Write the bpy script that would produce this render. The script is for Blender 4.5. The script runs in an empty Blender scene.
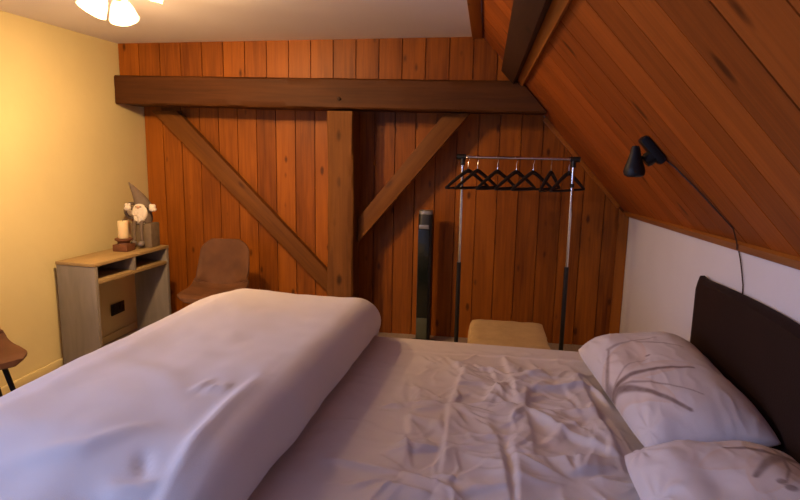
import bpy, bmesh, math, random
import numpy as np
from math import sin, cos, pi, radians, atan2, sqrt
from mathutils import Vector, Matrix, noise
random.seed(7)
S = bpy.context.scene
COL = S.collection

# ------------------------------------------------------------------ helpers
def link(name, me, mats=None, parent=None, smooth=False):
    o = bpy.data.objects.new(name, me)
    COL.objects.link(o)
    for m in (mats if isinstance(mats, (list, tuple)) else [mats]):
        if m: me.materials.append(m)
    if smooth:
        for p in me.polygons: p.use_smooth = True
    if parent is not None: o.parent = parent
    return o

def empty(name, loc=(0, 0, 0), rz=0.0):
    o = bpy.data.objects.new(name, None)
    COL.objects.link(o)
    o.location = loc; o.rotation_euler = (0, 0, rz)
    o.empty_display_size = .1
    return o

def tag(o, label, cat, group=None, kind='thing'):
    o['label'] = label; o['category'] = cat; o['kind'] = kind
    if group: o['group'] = group
    return o

def struct(o):
    o['kind'] = 'structure'
    return o

class MB:
    """collects shapes into one mesh"""
    def __init__(self): self.v = []; self.f = []; self.sm = []
    def add(self, vs, fs, smooth=False):
        n = len(self.v)
        self.v += [tuple(p) for p in vs]
        self.f += [[i + n for i in f] for f in fs]
        self.sm += [smooth] * len(fs)
        return self
    def box(self, x0, x1, y0, y1, z0, z1, bev=0.0, M=None):
        bm = bmesh.new()
        bmesh.ops.create_cube(bm, size=1)
        for q in bm.verts:
            q.co = Vector((x0 + (q.co.x + .5) * (x1 - x0), y0 + (q.co.y + .5) * (y1 - y0), z0 + (q.co.z + .5) * (z1 - z0)))
        if bev > 0:
            bmesh.ops.bevel(bm, geom=bm.edges[:], offset=bev, segments=2, profile=.6, affect='EDGES')
        return self.bm(bm, M)
    def bm(self, bm, M=None, smooth=False):
        bm.verts.index_update()
        vs = [(M @ q.co) if M else q.co.copy() for q in bm.verts]
        self.add(vs, [[q.index for q in f.verts] for f in bm.faces], smooth)
        bm.free()
        return self
    def tube(self, pts, r, seg=12, caps=True):
        pts = [Vector(p) for p in pts]
        n = len(pts)
        rs = r if isinstance(r, (list, tuple)) else [r] * n
        rings = []
        t0 = (pts[1] - pts[0]).normalized()
        up = Vector((0, 0, 1)) if abs(t0.z) < .9 else Vector((1, 0, 0))
        a = t0.cross(up).normalized()
        for i, p in enumerate(pts):
            t = (pts[min(i + 1, n - 1)] - pts[max(i - 1, 0)]).normalized()
            a = (a - t * a.dot(t)).normalized()
            b = t.cross(a)
            rings.append([p + (a * cos(2 * pi * k / seg) + b * sin(2 * pi * k / seg)) * rs[i] for k in range(seg)])
        vs = [q for R in rings for q in R]
        fs = []
        for i in range(n - 1):
            for k in range(seg):
                k2 = (k + 1) % seg
                fs.append([i * seg + k, i * seg + k2, (i + 1) * seg + k2, (i + 1) * seg + k])
        self.add(vs, fs, True)
        if caps:
            self.add(rings[0], [list(range(seg))[::-1]]); self.add(rings[-1], [list(range(seg))])
        return self
    def lathe(self, prof, seg=24, M=None, cap0=True, cap1=True):
        vs = []; fs = []
        for r, z in prof:
            for k in range(seg):
                q = Vector((r * cos(2 * pi * k / seg), r * sin(2 * pi * k / seg), z))
                vs.append(M @ q if M else q)
        for i in range(len(prof) - 1):
            for k in range(seg):
                k2 = (k + 1) % seg
                fs.append([i * seg + k, i * seg + k2, (i + 1) * seg + k2, (i + 1) * seg + k])
        self.add(vs, fs, True)
        if cap0: self.add(vs[:seg], [list(range(seg))[::-1]])
        if cap1: self.add(vs[-seg:], [list(range(seg))])
        return self
    def ell(self, c, r, M=None, seg=20, rings=12):
        bm = bmesh.new()
        bmesh.ops.create_uvsphere(bm, u_segments=seg, v_segments=rings, radius=1)
        for q in bm.verts: q.co = Vector((q.co.x * r[0], q.co.y * r[1], q.co.z * r[2]))
        if M: bm.transform(M)
        bm.transform(Matrix.Translation(c))
        return self.bm(bm, None, True)
    def prism(self, poly, y0, y1, bev=0):
        """polygon of (x, z) extruded along y"""
        bm = bmesh.new()
        a = [bm.verts.new((x, y0, z)) for x, z in poly]
        b = [bm.verts.new((x, y1, z)) for x, z in poly]
        n = len(poly)
        bm.faces.new(a); bm.faces.new(b[::-1])
        for i in range(n): bm.faces.new((a[i], b[i], b[(i + 1) % n], a[(i + 1) % n]))
        bmesh.ops.recalc_face_normals(bm, faces=bm.faces[:])
        if bev: bmesh.ops.bevel(bm, geom=bm.edges[:], offset=bev, segments=2, profile=.6, affect='EDGES')
        return self.bm(bm)
    def build(self, name, mats, parent=None):
        me = bpy.data.meshes.new(name)
        me.from_pydata(self.v, [], self.f)
        me.update()
        bm = bmesh.new(); bm.from_mesh(me)
        bmesh.ops.remove_doubles(bm, verts=bm.verts[:], dist=1e-6)
        bmesh.ops.recalc_face_normals(bm, faces=bm.faces[:])
        bm.to_mesh(me); bm.free()
        o = link(name, me, mats, parent)
        for p in me.polygons: p.use_smooth = True
        try: me.set_sharp_from_angle(angle=radians(38))
        except Exception: pass
        return o

def sstep(a, b, x):
    t = np.clip((x - a) / (b - a), 0, 1)
    return t * t * (3 - 2 * t)

def fbm(p, f, o=3):
    return noise.fractal(Vector(p) * f, 1.0, 2.0, o)

# ------------------------------------------------------------------ materials
def newmat(name):
    m = bpy.data.materials.new(name); m.use_nodes = True
    nt = m.node_tree
    return m, nt, nt.nodes['Principled BSDF']

def nd(nt, t, **kw):
    n = nt.nodes.new(t)
    for k, v in kw.items():
        if hasattr(n, k): setattr(n, k, v)
        else: n.inputs[k].default_value = v
    return n

def mth(nt, op, a, b=None, c=None):
    n = nt.nodes.new('ShaderNodeMath'); n.operation = op
    for i, x in enumerate((a, b, c)):
        if x is None: continue
        if isinstance(x, (int, float)): n.inputs[i].default_value = x
        else: nt.links.new(x, n.inputs[i])
    return n.outputs[0]

def mix(nt, fac, a, b, mode='MIX'):
    n = nt.nodes.new('ShaderNodeMix'); n.data_type = 'RGBA'; n.blend_type = mode
    for i, x in ((0, fac), (6, a), (7, b)):
        if isinstance(x, (int, float)): n.inputs[i].default_value = x
        elif isinstance(x, tuple): n.inputs[i].default_value = x if len(x) == 4 else (*x, 1)
        else: nt.links.new(x, n.inputs[i])
    return n.outputs[2]

def bump(nt, b, h, s, d=.01):
    n = nd(nt, 'ShaderNodeBump'); n.inputs['Strength'].default_value = s; n.inputs['Distance'].default_value = d
    nt.links.new(h, n.inputs['Height']); nt.links.new(n.outputs[0], b.inputs['Normal'])

def plain(name, col, rough=.5, metal=0, var=0.08, scale=8, bumps=0, bscale=60, **kw):
    m, nt, b = newmat(name)
    tc = nd(nt, 'ShaderNodeTexCoord')
    nz = nd(nt, 'ShaderNodeTexNoise', Scale=scale, Detail=4.0)
    nt.links.new(tc.outputs['Object'], nz.inputs['Vector'])
    d = tuple(max(0, c * (1 - var * 2)) for c in col); l = tuple(min(1, c * (1 + var)) for c in col)
    nt.links.new(mix(nt, nz.outputs[0], d, l), b.inputs['Base Color'])
    b.inputs['Roughness'].default_value = rough; b.inputs['Metallic'].default_value = metal
    for k, v in kw.items(): b.inputs[k.replace('_', ' ')].default_value = v
    if bumps:
        n2 = nd(nt, 'ShaderNodeTexNoise', Scale=bscale, Detail=5.0)
        nt.links.new(tc.outputs['Object'], n2.inputs['Vector'])
        bump(nt, b, n2.outputs[0], bumps, .004)
    return m

def wood(name, dark, light, knot, ax=0, al=2, width=.165, off=0.0, rough=.45, knots=True, grain=1.0, knscale=1.0, boardvar=.34, seed=0.0):
    """boards: ax is the axis across the boards, al the axis along them (object space)"""
    m, nt, b = newmat(name)
    L = nt.links.new
    tc = nd(nt, 'ShaderNodeTexCoord')
    sp = nd(nt, 'ShaderNodeSeparateXYZ'); L(tc.outputs['Object'], sp.inputs[0])
    ot = 3 - ax - al
    X, Z, Y = sp.outputs[ax], sp.outputs[al], sp.outputs[ot]
    bid = mth(nt, 'FLOOR', mth(nt, 'DIVIDE', mth(nt, 'SUBTRACT', X, off), width))
    wn = nd(nt, 'ShaderNodeTexWhiteNoise', noise_dimensions='1D')
    L(mth(nt, 'ADD', bid, 13.7 + seed), wn.inputs['W'])
    rnd = wn.outputs['Value']
    sh = mth(nt, 'MULTIPLY', rnd, 37.0)
    cb = nd(nt, 'ShaderNodeCombineXYZ')
    L(X, cb.inputs[0]); L(mth(nt, 'ADD', Z, sh), cb.inputs[1]); L(mth(nt, 'ADD', Y, sh), cb.inputs[2])
    # wavy long grain
    mp = nd(nt, 'ShaderNodeMapping'); mp.inputs['Scale'].default_value = (28, 1.3, 12); L(cb.outputs[0], mp.inputs[0])
    g = nd(nt, 'ShaderNodeTexNoise', Scale=1.6, Detail=5.0, Distortion=.8); L(mp.outputs[0], g.inputs['Vector'])
    mp2 = nd(nt, 'ShaderNodeMapping'); mp2.inputs['Scale'].default_value = (7, 1.0, 7); L(cb.outputs[0], mp2.inputs[0])
    g2 = nd(nt, 'ShaderNodeTexNoise', Scale=1.3, Detail=3.0); L(mp2.outputs[0], g2.inputs['Vector'])
    f = mth(nt, 'ADD', mth(nt, 'MULTIPLY', g.outputs[0], .65 * grain), mth(nt, 'MULTIPLY', g2.outputs[0], .6))
    f = mth(nt, 'ADD', f, mth(nt, 'MULTIPLY', mth(nt, 'SUBTRACT', rnd, .5), boardvar))
    f = mth(nt, 'ADD', mth(nt, 'MULTIPLY', mth(nt, 'SUBTRACT', f, .62), 1.25), .5)
    c = mix(nt, mth(nt, 'MINIMUM', mth(nt, 'MAXIMUM', f, 0), 1), dark, light)
    if knots:
        mp3 = nd(nt, 'ShaderNodeMapping'); mp3.inputs['Scale'].default_value = (7.5 * knscale, 3.2 * knscale, 1.0); L(cb.outputs[0], mp3.inputs[0])
        vo = nd(nt, 'ShaderNodeTexVoronoi', Scale=1.0); vo.inputs['Randomness'].default_value = 1; L(mp3.outputs[0], vo.inputs['Vector'])
        wob = nd(nt, 'ShaderNodeTexNoise', Scale=14.0); L(cb.outputs[0], wob.inputs['Vector'])
        dd = mth(nt, 'ADD', vo.outputs['Distance'], mth(nt, 'MULTIPLY', mth(nt, 'SUBTRACT', wob.outputs[0], .5), .10))
        k = nd(nt, 'ShaderNodeMapRange'); k.interpolation_type = 'SMOOTHSTEP'
        k.inputs['From Min'].default_value = .20; k.inputs['From Max'].default_value = .07
        L(dd, k.inputs['Value'])
        cs = nd(nt, 'ShaderNodeSeparateColor'); L(vo.outputs['Color'], cs.inputs[0])
        pick = mth(nt, 'GREATER_THAN', cs.outputs[0], .45)
        c = mix(nt, mth(nt, 'MULTIPLY', mth(nt, 'MULTIPLY', k.outputs[0], pick), .8), c, knot)
    L(c, b.inputs['Base Color'])
    b.inputs['Roughness'].default_value = rough
    b.inputs['Specular IOR Level'].default_value = .18
    bump(nt, b, g.outputs[0], .25, .003)
    return m

M = {}
PD, PL, PK = (.100, .024, .0035), (.42, .130, .013), (.035, .008, .002)
M['plank'] = wood('pine_planks', PD, PL, PK, ax=0, al=2, width=.165, off=-2.88, knscale=1.3)
M['slope'] = wood('pine_slope_boards', (.15, .035, .006), (.42, .105, .014), PK, ax=1, al=0, width=.212, off=1.04, seed=5)
M['trimwood'] = wood('pine_trim', (.22, .062, .009), (.42, .15, .022), PK, ax=0, al=2, width=3.0, off=-1.5, seed=3, boardvar=.1)
M['trimwood_y'] = wood('pine_trim_long', (.22, .062, .009), (.42, .15, .022), PK, ax=0, al=1, width=3.0, off=-1.5, seed=2, boardvar=.1)
M['oak_x'] = wood('old_oak_beam', (.030, .010, .003), (.115, .040, .010), (.010, .004, .002), ax=2, al=0, width=3, off=-1.5, rough=.6, knscale=.8, boardvar=.05)
M['oak_z'] = wood('old_oak_post', (.065, .023, .006), (.24, .095, .022), (.02, .008, .003), ax=0, al=2, width=3, off=-1.5, rough=.65, knscale=.9, boardvar=.05)
M['oak_y'] = wood('old_oak_purlin', (.022, .009, .004), (.055, .022, .008), (.012, .005, .002), ax=0, al=1, width=3, off=-1.5, rough=.6, boardvar=.05)
M['brace'] = wood('brace_wood', (.080, .026, .005), (.22, .082, .013), PK, ax=2, al=0, width=3, off=-1.5, rough=.55, boardvar=.05)
M['plaster'] = plain('cream_plaster', (.74, .655, .36), .9, var=.05, scale=2.5, bumps=.55, bscale=16)
M['ceil'] = plain('white_ceiling_paint', (.86, .83, .89), .95, var=.02, scale=2)
M['white'] = plain('white_wall_paint', (.70, .68, .71), .9, var=.03, scale=3, bumps=.15, bscale=40)
M['floor'] = wood('grey_oak_laminate', (.22, .17, .13), (.38, .31, .25), (.2, .16, .12), ax=0, al=1, width=.19, off=0, rough=.4, knots=False, boardvar=.3)
M['console'] = wood('washed_grey_oak', (.17, .155, .145), (.31, .285, .265), (.12, .1, .09), ax=1, al=2, width=2, off=-1, rough=.55, knots=False, boardvar=.05)
M['console_top'] = wood('washed_oak_top', (.26, .18, .085), (.42, .30, .145), (.15, .1, .07), ax=0, al=1, width=2, off=-1, rough=.5, knots=False, boardvar=.05)
M['leather'] = plain('brown_leatherette', (.125, .046, .014), .75, var=.3, scale=9, bumps=.2, bscale=120)
M['blackmetal'] = plain('black_metal', (.008, .008, .009), .5, Specular_IOR_Level=.3)
M['blackplastic'] = plain('black_plastic', (.010, .010, .011), .45)
M['hanger'] = plain('black_hanger_plastic', (.012, .011, .012), .55)
M['chrome'] = plain('chrome', (.75, .75, .77), .16, metal=1, var=.01)
M['silver'] = plain('silver_plastic', (.30, .30, .31), .35, metal=.5)
M['fanglass'] = plain('glossy_black_fan_front', (.010, .014, .012), .14)
M['fangrey'] = plain('dull_green_grey_fan_foot', (.075, .085, .055), .5)
M['brass'] = plain('brass', (.75, .48, .16), .25, metal=1, var=.05)
M['headboard'] = plain('dark_brown_leather', (.019, .0085, .0065), .75, var=.2, scale=6, bumps=.2, bscale=140, Specular_IOR_Level=.2)
M['boxspring'] = plain('dark_brown_upholstery', (.05, .034, .028), .8)
M['mattress'] = plain('white_ticking', (.6, .58, .57), .9)
M['duvet'] = plain('white_cotton_duvet', (.665, .625, .63), .85, var=.03, scale=3, bumps=.12, bscale=300, Sheen_Weight=.15)
M['sheet'] = plain('white_cotton_sheet', (.665, .625, .63), .85, var=.03, scale=3, bumps=.12, bscale=300, Sheen_Weight=.15)
M['pouf'] = plain('beige_linen', (.50, .36, .19), .95, var=.12, scale=14, bumps=.5, bscale=130)
M['candle'] = plain('ivory_wax', (.80, .66, .42), .5, Subsurface_Weight=.2)
M['darkwood'] = plain('carved_brown_wood', (.16, .06, .025), .6, var=.25, scale=20)
M['greywood'] = plain('weathered_grey_wood', (.20, .15, .10), .8, var=.25, scale=25)
M['felt'] = plain('taupe_felt', (.17, .13, .105), .95, var=.15, scale=30, bumps=.4, bscale=150)
M['beard'] = plain('white_fleece', (.78, .72, .64), .95, var=.12, scale=40, bumps=.9, bscale=70)
M['skin'] = plain('painted_nose', (.62, .38, .26), .6)
M['greyboot'] = plain('grey_felt_boot', (.20, .18, .18), .9, var=.2, scale=30)
M['socket'] = plain('black_socket_plastic', (.012, .011, .011), .35)
M['winframe'] = plain('white_window_frame', (.75, .75, .74), .4)
M['cordm'] = plain('dark_cord', (.045, .018, .010), .6)

# fabric with a printed flower (print strength stored per vertex)
def printed(name):
    m, nt, b = newmat(name)
    at = nd(nt, 'ShaderNodeAttribute', attribute_name='flower_print')
    at2 = nd(nt, 'ShaderNodeAttribute', attribute_name='petal_print')
    tc = nd(nt, 'ShaderNodeTexCoord')
    nz = nd(nt, 'ShaderNodeTexNoise', Scale=35.0, Detail=3.0); nt.links.new(tc.outputs['Object'], nz.inputs['Vector'])
    c = mix(nt, mth(nt, 'MULTIPLY', at2.outputs['Fac'], .75), (.655, .61, .615), (.62, .47, .37))
    fa = mth(nt, 'MULTIPLY', at.outputs['Fac'], mth(nt, 'ADD', mth(nt, 'MULTIPLY', nz.outputs[0], .5), .62))
    c = mix(nt, mth(nt, 'MINIMUM', fa, 1.0), c, (.13, .062, .045))
    nt.links.new(c, b.inputs['Base Color']); b.inputs['Roughness'].default_value = .85
    b.inputs['Sheen Weight'].default_value = .15
    n2 = nd(nt, 'ShaderNodeTexNoise', Scale=300.0); nt.links.new(tc.outputs['Object'], n2.inputs['Vector'])
    bump(nt, b, n2.outputs[0], .12, .004)
    return m
M['printed'] = printed('flower_printed_cotton')

def glass(name, tint=(1, .97, .92), ior=1.25):
    m, nt, b = newmat(name)
    nt.nodes.remove(b)
    out = nt.nodes['Material Output']
    tr = nd(nt, 'ShaderNodeBsdfTransparent'); tr.inputs[0].default_value = (*tint, 1)
    gl = nd(nt, 'ShaderNodeBsdfGlossy'); gl.inputs['Roughness'].default_value = .04
    fr = nd(nt, 'ShaderNodeFresnel', IOR=ior)
    ms = nd(nt, 'ShaderNodeMixShader')
    nt.links.new(fr.outputs[0], ms.inputs[0]); nt.links.new(tr.outputs[0], ms.inputs[1]); nt.links.new(gl.outputs[0], ms.inputs[2])
    nt.links.new(ms.outputs[0], out.inputs['Surface'])
    return m
def frosted(name):
    m, nt, b = newmat(name)
    nt.nodes.remove(b)
    out = nt.nodes['Material Output']
    tr = nd(nt, 'ShaderNodeBsdfTransparent'); tr.inputs[0].default_value = (.98, .96, .92, 1)
    tl = nd(nt, 'ShaderNodeBsdfTranslucent'); tl.inputs[0].default_value = (.95, .93, .88, 1)
    gl = nd(nt, 'ShaderNodeBsdfGlossy'); gl.inputs['Roughness'].default_value = .08
    fr = nd(nt, 'ShaderNodeFresnel', IOR=1.2)
    a = nd(nt, 'ShaderNodeMixShader'); a.inputs[0].default_value = .30
    ms = nd(nt, 'ShaderNodeMixShader')
    L = nt.links.new
    L(tr.outputs[0], a.inputs[1]); L(tl.outputs[0], a.inputs[2])
    L(fr.outputs[0], ms.inputs[0]); L(a.outputs[0], ms.inputs[1]); L(gl.outputs[0], ms.inputs[2])
    L(ms.outputs[0], out.inputs['Surface'])
    return m
M['glass'] = frosted('clear_shade_glass')
M['pane'] = glass('window_glass')

def emit(name, col, s):
    m, nt, b = newmat(name)
    b.inputs['Base Color'].default_value = (1, .9, .7, 1)
    b.inputs['Emission Color'].default_value = (*col, 1); b.inputs['Emission Strength'].default_value = s
    return m
M['bulb'] = emit('lit_bulb', (1, .80, .46), 60)

# ------------------------------------------------------------------ room numbers
XL, YB, YU, ZC, YW = -2.88, 4.82, 4.50, 2.335, -1.3
NX, NZ, ND = .738, .675, 1.5285          # sloped roof lining: NX*x + NZ*z = ND
def slope_x(z): return (ND - NZ * z) / NX
def slope_z(x): return (ND - NX * x) / NZ
SL_ANG = atan2(.738, .675)
XT = slope_x(ZC)                          # where the slope meets the flat ceiling
# matrix of the slope: local x runs down the boards, y along the room, z out of the room
SLM = Matrix(((.675, 0, .738, XT), (0, 1, 0, 0), (-.738, 0, .675, ZC), (0, 0, 0, 1)))
def knee_x(y): return 1.107 + (y - 4.868) * (1.107 - .967) / (4.868 - 1.969)

# floor, ceiling
struct(MB().box(XL - .1, 1.2, YW - .1, YB + .05, -.08, 0).build('floor', M['floor']))
cm = MB()
cx0, cx1, cz0 = XL - .1, XT - .075, 2.298
cm.add([(cx0, YW - .1, cz0), (cx1, YW - .1, ZC), (cx1, YU + .01, ZC), (cx0, YU + .01, cz0), (cx0, YW - .1, ZC + .1), (cx1, YW - .1, ZC + .1), (cx1, YU + .01, ZC + .1), (cx0, YU + .01, ZC + .1)],
       [[0, 1, 2, 3], [4, 5, 6, 7], [0, 1, 5, 4], [1, 2, 6, 5], [2, 3, 7, 6], [3, 0, 4, 7]])
struct(cm.build('ceiling', M['ceil']))
# left wall with a little unevenness
bm = bmesh.new()
WY0, WY1, WZ0, WZ1 = -.55, .85, .95, 2.1
NYs, NZs = 120, 60
vv = [[None] * (NZs + 1) for _ in range(NYs + 1)]
for i in range(NYs + 1):
    for j in range(NZs + 1):
        y = YW - .1 + (YB + .15 - YW) * i / NYs; z = -.02 + (ZC + .04) * j / NZs
        vv[i][j] = bm.verts.new((XL - .006 + .006 * noise.noise(Vector((0, y * 1.4, z * 1.4))), y, z))
for i in range(NYs):
    for j in range(NZs):
        yc, zc_ = (vv[i][j].co.y + vv[i + 1][j].co.y) / 2, (vv[i][j].co.z + vv[i][j + 1].co.z) / 2
        if WY0 < yc < WY1 and WZ0 < zc_ < WZ1: continue
        bm.faces.new((vv[i][j], vv[i + 1][j], vv[i + 1][j + 1], vv[i][j + 1]))
bmesh.ops.delete(bm, geom=[v for v in bm.verts if not v.link_faces], context='VERTS')
r = bmesh.ops.extrude_face_region(bm, geom=bm.faces[:])
for g in r['geom']:
    if isinstance(g, bmesh.types.BMVert): g.co.x = XL - .12
struct(MB().bm(bm, None, True).build('wall_left', M['plaster']))

# back wall: real boards with a dark seam between them
def board_wall(x0, x1, y, zlow, z1, width, thick, clip=False):
    mb = MB(); x = x0; k = 0
    while x < x1 - .01:
        z0 = zlow(x) if callable(zlow) else zlow
        xe = min(x + width, x1)
        g = .0022; ya = y + random.uniform(-.0015, .0015)
        zt0 = min(z1, slope_z(x + g) - .002) if clip else z1
        zt1 = min(z1, slope_z(xe - g) - .002) if clip else z1
        b = .0015
        # tongue (sits back), then the face board with chamfered long edges
        for (a, e, yy) in ((x, xe, y + .012),):
            mb.add([(a, yy, z0), (e, yy, z0), (e, yy, min(zt1, z1)), (a, yy, zt0), (a, yy + thick, z0), (e, yy + thick, z0), (e, yy + thick, zt1), (a, yy + thick, zt0)],
                   [[0, 1, 2, 3], [5, 4, 7, 6], [4, 5, 1, 0], [3, 2, 6, 7], [4, 0, 3, 7], [1, 5, 6, 2]])
        a, e = x + g, xe - g
        mb.add([(a, ya + .012, z0), (a + b, ya, z0), (e - b, ya, z0), (e, ya + .012, z0), (a, ya + .012, zt0), (a + b, ya, zt0), (e - b, ya, zt1), (e, ya + .012, zt1)],
               [[1, 0, 4, 5], [2, 1, 5, 6], [3, 2, 6, 7]])
        x = xe; k += 1
    return mb
low = board_wall(XL, 1.11, YB, 0, 2.10, .165, .05, True)
struct(low.build('wall_back', M['plank']))
up = board_wall(XL, .27, YU, lambda x: 2.060 - .030 * (x - XL) / 3.16, 2.42, .172, .05, True)
M['plank_up'] = wood('pine_planks_gable', PD, PL, PK, ax=0, al=2, width=.172, off=-2.88, seed=9, knscale=1.3)
o = struct(up.build('wall_gable', M['plank_up']))
# roof slope lining: boards laid up the slope, seams across y
mb = MB(); y = 4.88
edges = []
yy = 1.04
while yy < 4.9: edges.append(yy); yy += .212
yy = 1.04 - .212
while yy > YW - .2: edges.insert(0, yy); yy -= .212
edges.append(YB + .04)
SLEN = 1.78
for a, e in zip(edges[:-1], edges[1:]):
    g, b, d = .003, .0006, random.uniform(0, .0015)
    u0, u1 = -.03, SLEN
    mb.add([(u0, a, .012), (u1, a, .012), (u1, e, .012), (u0, e, .012), (u0, a, .05), (u1, a, .05), (u1, e, .05), (u0, e, .05)],
           [[0, 1, 2, 3], [4, 5, 6, 7], [0, 1, 5, 4], [1, 2, 6, 5], [2, 3, 7, 6], [3, 0, 4, 7]])
    a2, e2 = a + g, e - g
    mb.add([(u0, a2, .012), (u0, a2 + b, d), (u0, e2 - b, d), (u0, e2, .012), (u1, a2, .012), (u1, a2 + b, d), (u1, e2 - b, d), (u1, e2, .012)],
           [[1, 0, 4, 5], [2, 1, 5, 6], [3, 2, 6, 7]])
o = mb.build('ceiling_slope', M['slope']); o.matrix_world = SLM; struct(o)
# knee wall on the right, up to the slope
def knee(y, dx=0): return knee_x(y) + dx
ys = [YW - .1, YB + .03]
P = []
for y in ys:
    x = knee_x(y)
    P += [(x, y, -.02), (x, y, slope_z(x) + .004), (x + .08, y, slope_z(x) + .004), (x + .08, y, -.02)]
struct(MB().add(P, [[0, 1, 5, 4], [1, 2, 6, 5], [2, 3, 7, 6], [3, 0, 4, 7], [3, 2, 1, 0], [4, 5, 6, 7]]).build('wall_right', M['white']))
# wall behind the photographer with a window in it
struct(MB().box(XL - .1, 1.2, YW - .12, YW, 0, ZC + .1).build('wall_front', M['white']))
# window in the left wall, nearer than the picture shows
win = struct(empty('window_1', (XL - .07, (WY0 + WY1) / 2, WZ0), radians(90)))
wf = MB(); W2 = (WY1 - WY0) / 2; HH = WZ1 - WZ0
for (a, b, c, d) in ((-W2, -W2 + .06, 0, HH), (W2 - .06, W2, 0, HH), (-W2, W2, 0, .06), (-W2, W2, HH - .06, HH), (-.035, .035, .06, HH - .06)):
    wf.box(a, b, -.03, .03, c, d, .004)
wf.build('window_frame', M['winframe'], win)
MB().box(-W2 + .06, -.035, -.004, .004, .06, HH - .06).build('pane', M['pane'], win)
MB().box(.035, W2 - .06, -.004, .004, .06, HH - .06).build('pane', M['pane'], win)

# trims
def slab_on_slope(u0, u1, y0, y1, t, name, mat):
    o = MB().box(u0, u1, y0, y1, -t, -.0005, .002).build(name, mat)
    o.matrix_world = SLM
    return struct(o)
# board along the eave: follows the knee wall
def u_of(x): return (x - XT) / .675
mb = MB()
ya, yb = YW, YB - .002
ua, ub = u_of(knee_x(ya)), u_of(knee_x(yb))
t = .016
V = []
for (y, u) in ((ya, ua), (yb, ub)):
    V += [(u - .058, y, -t), (u - .014, y, -t), (u - .003, y, -.0015), (u - .058, y, -.0015)]
mb.add(V, [[0, 1, 5, 4], [1, 2, 6, 5], [2, 3, 7, 6], [3, 0, 4, 7], [3, 2, 1, 0], [4, 5, 6, 7]])
o = mb.build('trim_1', M['trimwood_y']); o.matrix_world = SLM; struct(o)
# upright board in the corner of back wall and knee wall
x1 = knee_x(YB) - .004
mb = MB()
zt = slope_z(x1) - .02
mb.add([(x1 - .075, YB - .018, 0), (x1, YB - .018, 0), (x1, YB - .018, zt), (x1 - .075, YB - .018, zt + .07),
        (x1 - .075, YB - .004, 0), (x1, YB - .004, 0), (x1, YB - .004, zt), (x1 - .075, YB - .004, zt + .07)],
       [[0, 1, 2, 3], [5, 4, 7, 6], [4, 5, 1, 0], [3, 2, 6, 7], [4, 0, 3, 7], [1, 5, 6, 2]])
struct(mb.build('trim_2', M['trimwood']))
# cover strip where slope meets the lower back wall
slab_on_slope(u_of(.43), u_of(1.03), YB - .034, YB - .003, .030, 'trim_3', M['trimwood_y'])
# strip between flat ceiling and slope
mb = MB().box(XT - .078, XT - .006, YW, YU - .004, ZC - .014, ZC + .006, .002)
struct(mb.build('trim_4', M['trimwood_y']))
# strip beside the purlin
slab_on_slope(u_of(.116) + .130, u_of(.238), YW, 4.44, .026, 'trim_5', M['trimwood_y'])
# left skirting
struct(MB().box(XL + .001, XL + .016, YW, YB - .02, 0, .055, .003).build('baseboard_left', M['plaster']))

# ------------------------------------------------------------------ timber frame
def hewn(L, W, H, seg=None, amp=.004, cut=None):
    """hewn timber, local x along it, centred in y and z"""
    n = seg or max(8, int(L / .05))
    prof = []
    c = .012
    k = 4
    pts = [(-W / 2 + c, -H / 2), (W / 2 - c, -H / 2), (W / 2, -H / 2 + c), (W / 2, H / 2 - c), (W / 2 - c, H / 2), (-W / 2 + c, H / 2), (-W / 2, H / 2 - c), (-W / 2, -H / 2 + c)]
    ring = []
    for i in range(8):
        a, b = pts[i], pts[(i + 1) % 8]
        m = k if i % 2 == 0 else 1
        for j in range(m): ring.append((a[0] + (b[0] - a[0]) * j / m, a[1] + (b[1] - a[1]) * j / m))
    R = len(ring); vs = []; fs = []
    sd = random.uniform(0, 50)
    for i in range(n + 1):
        x = -L / 2 + L * i / n
        for (y, z) in ring:
            d = Vector((0, y, z)).normalized() * (amp * noise.noise(Vector((x * 3 + sd, y * 12, z * 12))) + amp * .6 * noise.noise(Vector((x * 14 + sd, y * 30, z * 30))))
            vs.append((x + (cut(z) if (cut and i == n) else 0), y + d.y, z + d.z))
    for i in range(n):
        for q in range(R):
            q2 = (q + 1) % R
            fs.append([i * R + q, i * R + q2, (i + 1) * R + q2, (i + 1) * R + q])
    fs.append(list(range(R))[::-1]); fs.append([n * R + q for q in range(R)])
    return MB().add(vs, fs, True)

# tie beam: from left wall to the slope; its right end is cut to the slope
Lb = 3.16
zc = 1.93
cx = XL + .004 + Lb / 2
tilt = atan2(.030, Lb)
def cut_end(z): return slope_x(1.915 + z) - .012 - (XL + .004 + Lb)
beam = empty('tie_beam', (cx, 4.595, zc))
tag(beam, 'long dark brown timber beam running horizontally across the plank wall', 'beam')
b = hewn(Lb, .35, .215, amp=.008, cut=cut_end).build('beam_body', M['oak_x'], beam)
b.rotation_euler = (0, tilt, 0)
pg = MB().lathe([(.0, 0), (.013, .001), (.013, .014), (.010, .02)], 14, Matrix.Rotation(-pi / 2, 4, 'X') @ Matrix.Rotation(pi, 4, 'X')).build('wooden_peg', M['oak_y'], beam)
pg.location = (-1.095 - cx, -.172, -.04)
# post
post = hewn(1.80, .25, .20, amp=.009).build('timber_post', M['oak_z'])
post.data.transform(Matrix.Rotation(-pi / 2, 4, 'Y')); post.data.transform(Matrix.Rotation(pi / 2, 4, 'Z') if False else Matrix.Identity(4))
post.location = (-1.096, 4.585, .905)
tag(post, 'upright rough brown timber post under the dark cross beam', 'post')
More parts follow.
